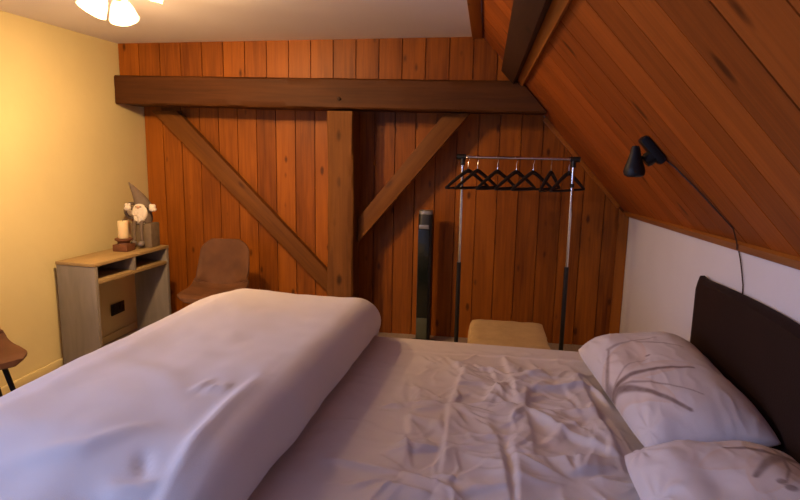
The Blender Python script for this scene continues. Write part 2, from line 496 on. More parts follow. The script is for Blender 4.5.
# diagonal braces
def brace(x0, z0, x1, z1, w, label):
    L = sqrt((x1 - x0) ** 2 + (z1 - z0) ** 2)
    o = hewn(L, .07, w, amp=.003).build('diagonal_brace', M['brace'])
    o.location = ((x0 + x1) / 2, 4.776, (z0 + z1) / 2)
    o.rotation_euler = (0, -atan2(z1 - z0, x1 - x0), 0)
    return tag(o, label, 'brace', 'diagonal braces of the timber frame')
def clipped_brace(poly, label, yf=4.735, yb=4.806):
    bm = bmesh.new()
    mb = MB().prism(poly, yf, yb, .004)
    o = mb.build('diagonal_brace', M['brace'])
    # own axis along the timber so that the grain follows it
    (xa, za), (xb, zb) = poly[0], poly[1]
    ang = atan2(zb - za, xb - xa)
    T = Matrix.Translation(((xa + xb) / 2, (yf + yb) / 2, (za + zb) / 2)) @ Matrix.Rotation(-ang, 4, 'Y')
    o.data.transform(T.inverted()); o.matrix_world = T
    return tag(o, label, 'brace', 'diagonal braces of the timber frame')
clipped_brace([(-2.765, 1.808), (-1.186, .262), (-1.186, .44), (-2.545, 1.808)], 'brown diagonal brace left of the timber post, sloping down to the right')
clipped_brace([(-.984, .796), (-.140, 1.806), (-.325, 1.806), (-.984, .990)], 'brown diagonal brace rising to the right from the timber post, above the tower fan', 4.585, 4.67)
# purlin under the slope
pu = MB()
pu.box(0, .128, YW, 4.44, -.062, -.001, .004)
pur = pu.build('roof_purlin', M['oak_y']); pur.matrix_world = SLM @ Matrix.Translation((u_of(.116), 0, 0))
tag(pur, 'dark timber purlin running along the sloped wooden ceiling towards the viewer', 'beam')

# ------------------------------------------------------------------ console table
cs = empty('console_table', (-2.845, 3.60, 0), radians(-5))
tag(cs, 'narrow grey wood console table with two open compartments against the cream wall', 'table')
CD, CL, CH = .30, .82, .746
MB().box(0, CD, 0, .03, 0, CH - .022, .002).build('side_panel', M['console'], cs)
MB().box(0, CD, CL - .03, CL, 0, CH - .022, .002).build('side_panel', M['console'], cs)
MB().box(-.002, CD + .004, -.004, CL + .004, CH - .022, CH, .003).build('tabletop', M['console_top'], cs)
MB().box(0, CD, .0305, CL - .0305, CH - .145, CH - .121, .002).build('shelf', M['console_top'], cs)
MB().box(0, CD, CL / 2 - .011, CL / 2 + .011, CH - .1205, CH - .0225, .002).build('divider', M['console'], cs)
MB().box(0, .012, .0305, CL / 2 - .0115, CH - .1205, CH - .0225).build('back_panel', M['console'], cs)
MB().box(0, .012, CL / 2 + .0115, CL - .0305, CH - .1205, CH - .0225).build('back_panel', M['console'], cs)
# wall socket seen under it
so = empty('wall_socket', (XL + .001, 4.29, .235))
tag(so, 'black double wall socket on the cream wall beneath the console table', 'socket')
MB().box(0, .010, -.085, .085, -.045, .045, .004).build('cover_plate', M['socket'], so)
for s in (-1, 1):
    MB().lathe([(.030, 0), (.030, .004), (.024, .004), (.022, .001)], 20, Matrix.Translation((.010, s * .042, 0)) @ Matrix.Rotation(pi / 2, 4, 'Y')).build('outlet', M['socket'], so)

# ------------------------------------------------------------------ candle on holder, gnome
TZ = CH
ch = empty('candle_holder', (-2.655, 4.085, TZ))
tag(ch, 'squat brown carved wooden candle holder on the console table', 'candle holder')
hm = MB().box(-.058, .058, -.058, .058, 0, .052, .008)
hm.build('base', M['darkwood'], ch)
MB().lathe([(.045, .052), (.042, .062), (.047, .072), (.062, .082), (.062, .094), (.05, .096)], 24).build('cup', M['darkwood'], ch)
ca = empty('candle', (-2.655, 4.085, TZ + .0965))
tag(ca, 'ivory pillar candle standing on the brown wooden holder', 'candle')
MB().lathe([(.036, 0), (.037, .003), (.037, .122), (.034, .127), (.026, .124), (.0, .122)], 28).build('wax', M['candle'], ca)
MB().tube([(0, 0, .12), (.001, 0, .130), (.003, 0, .136)], .0018, 8).build('wick', M['cordm'], ca)

bx = MB().box(-.085, .085, -.06, .06, 0, .185, .006).build('wooden_block', M['greywood'])
bx.location = (-2.612, 4.305, TZ + .0005)
tag(bx, 'weathered grey wooden block on the console table, seat of the gnome', 'block')
gn = empty('garden_gnome', (-2.612, 4.295, TZ + .186))
tag(gn, 'small gnome figurine with pointed taupe hat and white beard sitting on a wooden block', 'figurine')
MB().lathe([(.02, 0), (.058, .004), (.066, .03), (.062, .07), (.048, .11), (.03, .135)], 24).build('body', M['felt'], gn)
# pointed hat leaning to one side
hat = MB(); ring = []
n = 14
pts = []
for i in range(n + 1):
    t = i / n
    pts.append((-.105 * t ** 1.3, -.01 * t, .125 + .185 * t))
hat.tube(pts, [.062 * (1 - t / n) ** .9 + .003 for t in range(n + 1)], 22)
hat.tube([(.064 * cos(a), .064 * sin(a), .127) for a in [2 * pi * k / 24 for k in range(25)]], .009, 8)
hat.build('hat', M['felt'], gn)
be = MB().ell((0, -.05, .085), (.062, .026, .070))
for k in range(16):
    a = random.uniform(-1, 1); h = random.uniform(0, 1)
    be.ell((a * .052 * (1 - h * .5), -.062 - .006 * random.random(), .118 - h * .095), (.018, .013, .022), None, 10, 7)
be.build('beard', M['beard'], gn)
MB().ell((0, -.072, .128), (.013, .013, .012)).build('nose', M['skin'], gn)
for s in (-1, 1):
    arm = MB().tube([(s * .05, -.01, .10), (s * .075, -.02, .112), (s * .088, -.035, .118)], [.02, .018, .016], 12).build('arm', M['felt'], gn)
    mt = MB()
    for dx, dz, rr in ((0, 0, .026), (.012 * s, .018, .016), (-.010 * s, .02, .015), (.02 * s, -.006, .014)):
        mt.ell((s * .100 + dx, -.045, .118 + dz), (rr, rr * .8, rr), None, 12, 8)
    mt.build('mitten', M['beard'], arm)
for s in (-1, 1):
    lg = MB().tube([(s * .028, -.055, .02), (s * .028, -.085, .012), (s * .030, -.092, -.03), (s * .03, -.09, -.125)], [.014, .015, .013, .012], 12).build('leg', M['felt'], gn)
    MB().ell((s * .032, -.102, -.148), (.022, .034, .022)).build('boot', M['greyboot'], lg)
MB().box(-.04, .04, -.066, -.055, -.0, .03, .003).build('apron', M['beard'], gn)
# round lantern-like wreath ornament behind the candle
wr = empty('round_ornament', (-2.742, 4.35, TZ + .0005))
tag(wr, 'round dark ringed ornament with a white centre behind the candle', 'ornament')
MB().lathe([(.03, 0), (.03, .008), (.008, .014), (.007, .21)], 16).build('foot', M['darkwood'], wr)
MB().tube([(.058 * cos(a), 0, .268 + .058 * sin(a)) for a in [2 * pi * k / 32 for k in range(33)]], .012, 10, False).build('ring', M['felt'], wr)
MB().ell((.0, -.004, .262), (.036, .02, .036)).build('centre', M['beard'], wr)

# ------------------------------------------------------------------ bucket chairs
def make_chair(label):
    root = empty('bucket_chair')
    tag(root, label, 'chair', 'brown bucket chairs')
    # profile in local (y, z): y forward = -y, seat front at y=-.23
    prof = [(-.235, .425), (-.225, .447), (-.19, .455), (-.10, .448), (.0, .440), (.09, .436), (.15, .444), (.19, .475), (.212, .53), (.228, .60), (.243, .68), (.256, .76), (.262, .80), (.262, .815)]
    n = 40; mseg = 24
    P2 = []
    # resample by arc length
    acc = [0]
    for a, b in zip(prof[:-1], prof[1:]): acc.append(acc[-1] + sqrt((a[0] - b[0]) ** 2 + (a[1] - b[1]) ** 2))
    tot = acc[-1]
    def at(s):
        for i in range(len(prof) - 1):
            if acc[i + 1] >= s - 1e-9:
                t = (s - acc[i]) / (acc[i + 1] - acc[i]); return (prof[i][0] + (prof[i + 1][0] - prof[i][0]) * t, prof[i][1] + (prof[i + 1][1] - prof[i][1]) * t)
    C = [at(tot * i / n) for i in range(n + 1)]
    grid = []
    for i, (y, z) in enumerate(C):
        s = i / n
        a, b = C[max(i - 1, 0)], C[min(i + 1, n)]
        t = Vector((0, b[0] - a[0], b[1] - a[1])).normalized()
        nrm = Vector((0, -t.z, t.y))
        # half width: rounded at both ends, waist between seat and back
        if s < .5: w = .225 - .012 * (s / .5)
        else: w = .213 - .028 * ((s - .5) / .5)
        w -= .010 * math.exp(-((s - .60) / .07) ** 2)
        if s < .10: w *= (1 - (1 - s / .10) ** 2.4 * .34)
        if s > .86: w *= (1 - ((s - .86) / .14) ** 2.6 * .42)
        lift = .028 + .055 * math.exp(-((s - .56) / .16) ** 2)
        if s < .2: lift *= (.35 + .65 * s / .2)
        if s > .8: lift *= (1 - .75 * (s - .8) / .2)
        row = []
        for j in range(mseg + 1):
            q = -1 + 2 * j / mseg
            p = Vector((w * q, y, z)) + nrm * lift * abs(q) ** 2.6
            row.append(p)
        grid.append(row)
    def panel(i0, i1, name, parent, th):
        rows = grid[i0:i1 + 1]
        ni = len(rows)
        N = [[None] * (mseg + 1) for _ in range(ni)]
        for i in range(ni):
            gi = i + i0
            for j in range(mseg + 1):
                du = grid[min(gi + 1, n)][j] - grid[max(gi - 1, 0)][j]
                dv = grid[gi][min(j + 1, mseg)] - grid[gi][max(j - 1, 0)]
                N[i][j] = du.cross(dv).normalized()
        vs = []; fs = []
        Wd = mseg + 1
        for sgn in (.5, -.5):
            for i in range(ni):
                for j in range(Wd):
                    e = min(1, min(j, mseg - j) / 2 + .45) * (1 if 0 < i < ni - 1 else .6)
                    vs.append(rows[i][j] + N[i][j] * th * sgn * e)
        o_ = ni * Wd
        for i in range(ni - 1):
            for j in range(mseg):
                a = i * Wd + j
                fs.append([a, a + 1, a + Wd + 1, a + Wd]); fs.append([o_ + a, o_ + a + Wd, o_ + a + Wd + 1, o_ + a + 1])
        for j in range(mseg):
            fs.append([j + 1, j, o_ + j, o_ + j + 1]); a = (ni - 1) * Wd + j; fs.append([a, a + 1, o_ + a + 1, o_ + a])
        for i in range(ni - 1):
            a = i * Wd; fs.append([a, a + Wd, o_ + a + Wd, o_ + a]); a = i * Wd + mseg; fs.append([a + Wd, a, o_ + a, o_ + a + Wd])
        return MB().add(vs, fs, True).build(name, M['leather'], parent)
    panel(0, 22, 'seat', root, .030)
    panel(22, n, 'backrest', root, .030)
    fr = MB()
    for s in (-1, 1): fr.tube([(s * .13, -.12, .408), (s * .13, .12, .402)], .011, 10)
    for y in (-.12, .12): fr.tube([(-.13, y, .405), (.13, y, .405)], .011, 10)
    fr.build('seat_frame', M['blackmetal'], root)
    for sx in (-1, 1):
        for sy in (-1, 1):
            MB().tube([(sx * .13, sy * .12, .405), (sx * .205, sy * .20, .006), (sx * .205, sy * .20, .0)], [.014, .011, .011], 12).build('leg', M['blackmetal'], root)
    return root
def copy_tree(o, parent=None):
    c = o.copy(); COL.objects.link(c)
    if parent is not None: c.parent = parent
    for k in [q for q in o.children]: copy_tree(k, c)
    return c
chA = make_chair('brown leather bucket chair standing against the plank wall beside the console table')
chA.location = (-1.965, 4.14, 0); chA.rotation_euler = (0, 0, radians(7))
chB = copy_tree(chA)
chB['label'] = 'brown leather bucket chair with black legs before the cream wall, mostly out of view'
chB.location = (-2.58, 2.57, 0); chB.rotation_euler = (0, 0, radians(58))

# ------------------------------------------------------------------ ceiling lamp
ZL = 2.298 + (1.80 - 2.98) * 0 + .0144
lp = empty('ceiling_spotlight', (-1.78, 2.76, ZL))
tag(lp, 'brass ceiling lamp with clear glass shades and lit bulbs', 'lamp')
MB().lathe([(.0, -.03), (.05, -.03), (.062, -.018), (.065, -.001), (.0, -.001)], 28).build('canopy', M['brass'], lp)
MB().lathe([(.012, -.03), (.020, -.034), (.022, -.05), (.012, -.058)], 20).build('stem', M['brass'], lp)
heads = [((-.03, -.01, -.045), (-.45, .05, -.60)), ((-.015, .07, -.055), (-.14, .48, -.62)), ((.10, -.02, -.060), (.62, .42, .10))]
bulb_pos = []; bulb_dir = []
for (p, d) in heads:
    p = Vector(p); d = Vector(d).normalized()
    arm = MB().tube([(0, 0, -.048), tuple(p * .55 + Vector((0, 0, -.028))), tuple(p)], .006, 10).build('arm', M['brass'], lp)
    R = d.to_track_quat('Z', 'Y').to_matrix().to_4x4()
    T = Matrix.Translation(p) @ R
    MB().lathe([(.010, -.012), (.020, -.006), (.024, .01), (.024, .035), (.018, .04)], 20, T).build('lamp_socket', M['brass'], arm)
    sh = MB()
    outer = [(.026, .030), (.034, .045), (.047, .065), (.058, .09), (.064, .115), (.072, .135)]
    prof_ = outer + [(r - .002, z) for r, z in outer[::-1]]
    sh.lathe(prof_ + [prof_[0]], 32, T, False, False)
    sh.build('glass_shade', M['glass'], arm)
    bb = MB().lathe([(.010, .04), (.013, .05), (.021, .066), (.025, .082), (.022, .098), (.012, .108), (.0, .110)], 20, T, True, False).build('bulb', M['bulb'], arm)
    bulb_dir.append(d); bulb_pos.append(Vector((-1.78, 2.76, ZL)) + p + d * .150)

# ------------------------------------------------------------------ bed
A = radians(-2.4)
bed = empty('double_bed', (0, 2.885, 0), A)
tag(bed, 'double bed with dark brown headboard standing lengthwise across the room', 'bed')
def bl(u, v, z): return Vector((u * cos(A) - v * sin(A), 2.885 + u * sin(A) + v * cos(A), z))
U0, U1, V0, V1 = -1.18, .94, -1.85, 0.0
MB().box(U0 + .02, U1, V0 + .02, V1 - .02, .10, .34, .02).build('box_spring', M['boxspring'], bed)
MB().box(U0 + .01, U1 - .005, V0 + .01, V1 - .01, .342, .594, .05).build('mattress', M['mattress'], bed)
for u in (U0 + .12, U1 - .12):
    for v in (V0 + .12, V1 - .12):
        MB().lathe([(.022, 0), (.028, .098)], 16, Matrix.Translation((u, v, 0))).build('leg', M['blackplastic'], bed)
# headboard: arched, padded
hb = MB(); nv = 48
vs = []; fs = []
def hb_top(v):
    t = (v - (-1.80)) / (1.77)
    return .995 + .052 * (1 - abs(2 * t - 1) ** 1.6) + .012 * max(0, (t - .965) / .035)
rows = []
for i in range(nv + 1):
    v = -1.80 + 1.77 * i / nv
    e = min(i, nv - i) / nv * 1.77
    pf = .018 * min(1, (e / .04)) ** .5
    zt = hb_top(v)
    rows.append([(.950 + .018 - pf, v, .12), (.950 + .018 - pf, v, zt - .05), (.956 + .018 - pf, v, zt - .018), (.975, v, zt - .002), (.994, v, zt), (1.002, v, zt - .008), (1.002, v, .12)])
K = len(rows[0])
for r_ in rows: vs += r_
for i in range(nv):
    for k in range(K):
        k2 = (k + 1) % K
        fs.append([i * K + k, i * K + k2, (i + 1) * K + k2, (i + 1) * K + k])
fs.append(list(range(K))); fs.append([nv * K + k for k in range(K)][::-1])
hb.add(vs, fs, True)
hb.build('headboard', M['headboard'], bed)

# -- wrinkled sheet
FOLDS = [
 ([(-.133, -.256), (-.023, -.518)], .011, .012), ([(-.166, -.264), (-.061, -.507), (.146, -.574)], .009, .011),
 ([(-.061, -.795), (-.207, -.813)], .008, .010), ([(-.061, -.795), (.056, -.768), (.206, -.765)], .012, .012),
 ([(-.061, -.795), (-.047, -1.048), (-.032, -1.288)], .011, .013), ([(-.061, -.795), (-.047, -.582), (-.026, -.371)], .009, .014),
 ([(.206, -.765), (.351, -.931), (.492, -1.057)], .016, .014), ([(.206, -.765), (.149, -.896)], .010, .011),
 ([(.16, -.454), (.187, -.737)], .014, .016), ([(.16, -.454), (.126, -.192)], .010, .014),
 ([(.16, -.454), (.068, -.392), (-.037, -.439)], .010, .011), ([(.16, -.454), (.294, -.401)], .009, .012),
 ([(.244, -.588), (.473, -.497)], .018, .018), ([(.421, -.307), (.466, -.851), (.49, -1.132)], .013, .014),
 ([(-.226, -.925), (-.109, -.941), (-.065, -1.0)], .009, .013), ([(.116, -1.036), (.142, -1.25), (.163, -1.40)], .013, .014),
 ([(.162, -1.025), (.183, -1.201), (.187, -1.40)], .015, .014), ([(-.157, -1.296), (-.09, -1.321), (-.036, -1.337)], .014, .016),
 ([(-.40, -1.25), (-.157, -1.296)], .010, .016), ([(.206, -1.132), (.477, -1.082)], .011, .010), ([(.308, -1.193), (.472, -1.115)], .010, .016),
 ([(-.20, -1.37), (-.05, -1.395)], .012, .014), ([(.008, -1.372), (.054, -1.326), (.163, -1.302)], .009, .012),
 ([(.056, -.768), (.104, -.602), (.146, -.555)], .014, .016), ([(.206, -.765), (.216, -.594)], .010, .012),
 ([(-.036, -1.045), (.032, -1.004), (.15, -1.028)], .007, .012), ([(-.36, -.209), (-.155, -.211), (.56, -.159)], .004, .007),
 ([(-.252, -.631), (-.185, -.689)], .006, .012), ([(.473, -.497), (.526, -.69)], .012, .012),
 ([(.206, -.765), (.226, -.986), (.227, -1.127)], .009, .011), ([(-.202, -.92), (-.163, -1.074)], .007, .012),
 ([(-.032, -1.288), (.009, -1.389), (.02, -1.6)], .010, .014), ([(.30, -1.30), (.33, -1.60)], .012, .015), ([(.36, -.62), (.40, -.80)], .006, .012), ([(.50, -.75), (.53, -1.0), (.60, -1.2)], .010, .016), ([(.44, -.30), (.50, -.62)], .006, .014)]
rf = random.Random(4)
for (kx, ky) in ((-.061, -.795), (.16, -.454), (.206, -.765), (.10, -.56), (.46, -.80), (.14, -1.1), (-.04, -1.1), (-.20, -.85), (-.12, -1.3), (.35, -1.22), (.33, -.48), (-.12, -.40)):
    for q in range(11):
        a0 = rf.uniform(0, 2 * pi); r0 = rf.uniform(.02, .07); r1 = r0 + rf.uniform(.08, .24); bend = rf.uniform(-.5, .5)
        FOLDS.append(([(kx + r0 * cos(a0), ky + r0 * sin(a0)), (kx + (r0 + r1) / 2 * cos(a0 + bend * .5), ky + (r0 + r1) / 2 * sin(a0 + bend * .5)), (kx + r1 * cos(a0 + bend), ky + r1 * sin(a0 + bend))], rf.uniform(.003, .008), rf.uniform(.005, .009)))
def polydist(X, Y, pl):
    best = None; tt = None
    Ls = [math.hypot(b[0] - a[0], b[1] - a[1]) for a, b in zip(pl[:-1], pl[1:])]
    tot = sum(Ls); acc = 0
    for (a, b), L in zip(zip(pl[:-1], pl[1:]), Ls):
        dx, dy = (b[0] - a[0]) / L, (b[1] - a[1]) / L
        s = np.clip((X - a[0]) * dx + (Y - a[1]) * dy, 0, L)
        d = np.hypot(X - a[0] - s * dx, Y - a[1] - s * dy)
        t = (acc + s) / tot
        if best is None: best, tt = d, t
        else:
            m = d < best
            best = np.where(m, d, best); tt = np.where(m, t, tt)
        acc += L
    return best, tt
def grid_mesh(P, close=False):
    ni, nj = len(P), len(P[0])
    vs = [p for r in P for p in r]; fs = []
    for i in range(ni - 1):
        for j in range(nj - 1):
            a = i * nj + j
            fs.append([a, a + nj, a + nj + 1, a + 1])
    return vs, fs
us = np.concatenate([np.linspace(U0 - .006, -.62, 12)[:-1], np.arange(-.62, U1 - .03, .0058), [U1 - .012]])
vs_ = np.arange(V0 + .035, V1 - .03, .0058)
# wrap over the long sides: (v offset, z drop) pairs
wrap = [(.0, 0), (.013, -.002), (.026, -.008), (.035, -.019), (.0395, -.034), (.041, -.052), (.041, -.09), (.041, -.13)]
vl = [(V0 + .035 - dv, dz) for dv, dz in wrap[::-1]][:-1] + [(v, 0) for v in vs_] + [(V1 - .035 + dv, dz) for dv, dz in wrap[1:]]
VV = np.array([v for v, _ in vl]); DZ = np.array([d for _, d in vl])
UU, VG = np.meshgrid(us, VV, indexing='ij')
h = np.zeros_like(UU)
for pl, a, w in FOLDS:
    # let folds wander a little
    d, t = polydist(UU, VG, pl)
    tp = np.sin(np.clip(t, .02, .98) * pi) ** .5
    a0, b0 = pl[0], pl[-1]
    side = (UU - a0[0]) * (b0[1] - a0[1]) - (VG - a0[1]) * (b0[0] - a0[0])
    k = FOLDS.index((pl, a, w)) % 2 * 2 - 1
    sm = .5 + .5 * np.tanh(k * side / (np.hypot(b0[0] - a0[0], b0[1] - a0[1]) * .01))
    ww = w * (.75 + 2.6 * sm)
    h += 1.75 * a * tp * np.exp(-(np.sqrt(d * d + 9e-6) / ww) ** 1.15)
mask = np.exp(-(((UU - .14) / .42) ** 2 + ((VG + .72) / .62) ** 2))
NZ1 = np.zeros_like(UU)
for i in range(UU.shape[0]):
    if us[i] < -.66: continue
    for j in range(UU.shape[1]):
        p = Vector((us[i], VV[j], 3.1))
        w1 = noise.noise(p * 3.0) * .06
        a = 1 - abs(noise.noise(Vector((us[i] * 7 + w1 * 20, VV[j] * 9 - w1 * 14, 1.7)))) * 2
        b = noise.noise(p * 5)
        NZ1[i, j] = .0055 * max(0, a - .45) * 1.8 + .004 * b
h += NZ1 * (.25 + .9 * mask)
damp = sstep(V1 - .03, V1 - .16, VG) * sstep(V0 + .01, V0 + .1, VG) * (1 - .92 * sstep(.50, .60, UU)) * sstep(-.62, -.45, UU)
h = np.maximum(h, -.003) * damp + .0
Z = .603 + h + DZ[None, :]
P = [[(float(UU[i, j]), float(VG[i, j]), float(Z[i, j])) for j in range(UU.shape[1])] for i in range(UU.shape[0])]
vs, fs = grid_mesh(P)
me = bpy.data.meshes.new('bed_sheet'); me.from_pydata(vs, [], fs); me.update()
sheet = link('bed_sheet', me, M['sheet'], None, True)
sheet.location = (0, 2.885, 0); sheet.rotation_euler = (0, 0, A)
so_ = sheet.modifiers.new('thickness', 'SOLIDIFY'); so_.thickness = .002; so_.offset = -1
tag(sheet, 'rumpled white cotton sheet spread over the mattress between duvet and pillows', 'sheet')

# -- thick folded duvet at the foot
UE = -.585            # centre of the rounded right edge
UF0, VN, VFAR = -1.19, -1.85, 0.0
rr = .07
UF = UF0
def drape(d):
    if d <= 0: return 0, 0
    if d < rr * pi / 2: return rr * sin(d / rr), rr * (1 - cos(d / rr))
    return rr, rr + d - rr * pi / 2
LA, LFAR, LNEAR = .48, .26, .30
na, nb = 90, 150
as_ = np.concatenate([np.linspace(-(LA + (UE - UF)), 0, na)])         # arc position left of UE
bs = np.linspace(VN - LNEAR, VFAR + LFAR - .035, nb)
def base(a, b):
    UF = UF0 + .05 * min(b, 0) - .02
    u = UE + a
    dA = dB = 0; sv = 0
    if u < UF + .02:
        ho, dA = drape(UF + .02 - u); u = UF + .02 - ho
    v = b
    if v > VFAR - .035:
        ho, dB = drape(v - (VFAR - .035)); v = VFAR - .035 + ho
    elif v < VN + .03:
        ho, dB = drape(VN + .03 - v); v = VN + .03 - ho
    drop = (dA ** 3 + dB ** 3) ** (1 / 3) if (dA > 0 and dB > 0) else dA + dB
    return Vector((u, v, .609 - drop))
def thick(a, b):
    UF = UF0 + .05 * min(b, 0) - .02
    u = UE + a
    t = .235 + .018 * noise.noise(Vector((u * 2.3, b * 1.7, 4))) + .012 * math.exp(-((b + .55) / .3) ** 2)
    # thinner where it hangs, softer towards the far side and foot
    fa = float(sstep(UF - .30, UF + .10, u)); fb = float(sstep(VFAR + .20, VFAR - .24, b)) * float(sstep(VN - .25, VN + .25, b))
    t *= (.26 + .74 * fa) * (.20 + .80 * fb)
    # pillowy lower edge at the very hem
    e = min(b - (VN - LNEAR), (VFAR + LFAR - .035) - b, a + (LA + (UE - UF)))
    t *= min(1, .25 + sqrt(max(e, 0) / .06))
    return t
CRE = [([(-.595, -1.855), (-.594, -1.762), (-.605, -1.646), (-.608, -1.473), (-.60, -1.25)], .011, .022), ([(-.719, -1.684), (-.667, -1.745)], -.008, .016),
       ([(-.746, -1.774), (-.711, -1.789), (-.653, -1.775), (-.621, -1.757)], .010, .014), ([(-.80, -1.82), (-.712, -1.836), (-.657, -1.839), (-.595, -1.855)], -.011, .016),
       ([(-.745, -1.384), (-.735, -1.315)], .007, .013), ([(-.702, -1.392), (-.70, -1.336)], .007, .013), ([(-.668, -1.384), (-.676, -1.321)], .006, .012),
       ([(-1.0, -1.75), (-.86, -1.70), (-.76, -1.60)], .008, .025), ([(-1.1, -1.2), (-.9, -1.28), (-.75, -1.45)], .004, .05)]
CRE = [(p_, a_ * 1.7, w_) for p_, a_, w_ in CRE]
def normal(a, b):
    e = .01
    n = (base(a + e, b) - base(a - e, b)).cross(base(a, b + e) - base(a, b - e))
    return n.normalized()
nth = 16
P = []; Bp = []
for a in as_:
    row = []; rb = []
    for b in bs:
        B0 = base(a, b); N = normal(a, b); t = thick(a, b)
        u = B0.x
        cr = 0
        for pl, am, w in CRE:
            d, tt = polydist(np.array(u), np.array(b), pl)
            cr += am * math.exp(-(float(d) / w) ** 2) * max(0, sin(min(max(float(tt), .03), .97) * pi)) ** .5
        ns = .006 * noise.noise(Vector((u * 5, b * 4, 9))) + .003 * noise.noise(Vector((u * 12, b * 10, 2)))
        row.append(B0 + N * (t + cr + ns)); rb.append(B0 + N * .001)
    P.append(row); Bp.append(rb)
# rounded right edge
for k in range(1, nth + 1):
    th = pi / 2 - (pi * .97) * k / nth
    row = []
    for j, b in enumerate(bs):
        B0 = base(0, b); N = normal(0, b); t = thick(0, b)
        wob = .018 * noise.noise(Vector((.3, b * 2.4, 5))) + .006 * noise.noise(Vector((1.3, b * 9, 5)))
        rad = .11 * min(1, t / .2) + wob
        ex = rad * max(cos(th), 0) ** .8
        ns = (.006 * noise.noise(Vector((UE * 5, b * 4, 9)))) * (1 - k / nth)
        p = B0 + Vector((1, 0, 0)) * ex + N * (t / 2 + t / 2 * sin(th) + ns + .001)
        row.append(p)
    P.append(row)
ni, nj = len(P), len(P[0])
vs, fs = grid_mesh(P)
off = len(vs)
bvs, bfs = grid_mesh(Bp)
vs = vs + bvs
fs += [[q + off for q in f[::-1]] for f in bfs]
nb_i = len(Bp)
def stitch(top, bot):
    for i in range(len(top) - 1): fs.append([top[i], top[i + 1], bot[i + 1], bot[i]])
stitch([j for j in range(nj)], [off + j for j in range(nj)])
stitch([i * nj for i in range(nb_i)][::-1], [off + i * nj for i in range(nb_i)][::-1])
stitch([i * nj + nj - 1 for i in range(nb_i)], [off + i * nj + nj - 1 for i in range(nb_i)])
stitch([(ni - 1) * nj + j for j in range(nj)][::-1], [off + (nb_i - 1) * nj + j for j in range(nj)][::-1])
me = bpy.data.meshes.new('duvet'); me.from_pydata([tuple(v) for v in vs], [], fs); me.update()
bm = bmesh.new(); bm.from_mesh(me)
# close the two ends of the rounded edge
bmesh.ops.holes_fill(bm, edges=[e for e in bm.edges if e.is_boundary], sides=0)
bmesh.ops.recalc_face_normals(bm, faces=bm.faces[:]); bm.to_mesh(me); bm.free()
duv = link('duvet', me, M['duvet'], None, True)
duv.location = (0, 2.885, 0); duv.rotation_euler = (0, 0, A)
tag(duv, 'thick puffy white duvet folded over the foot of the bed', 'duvet')

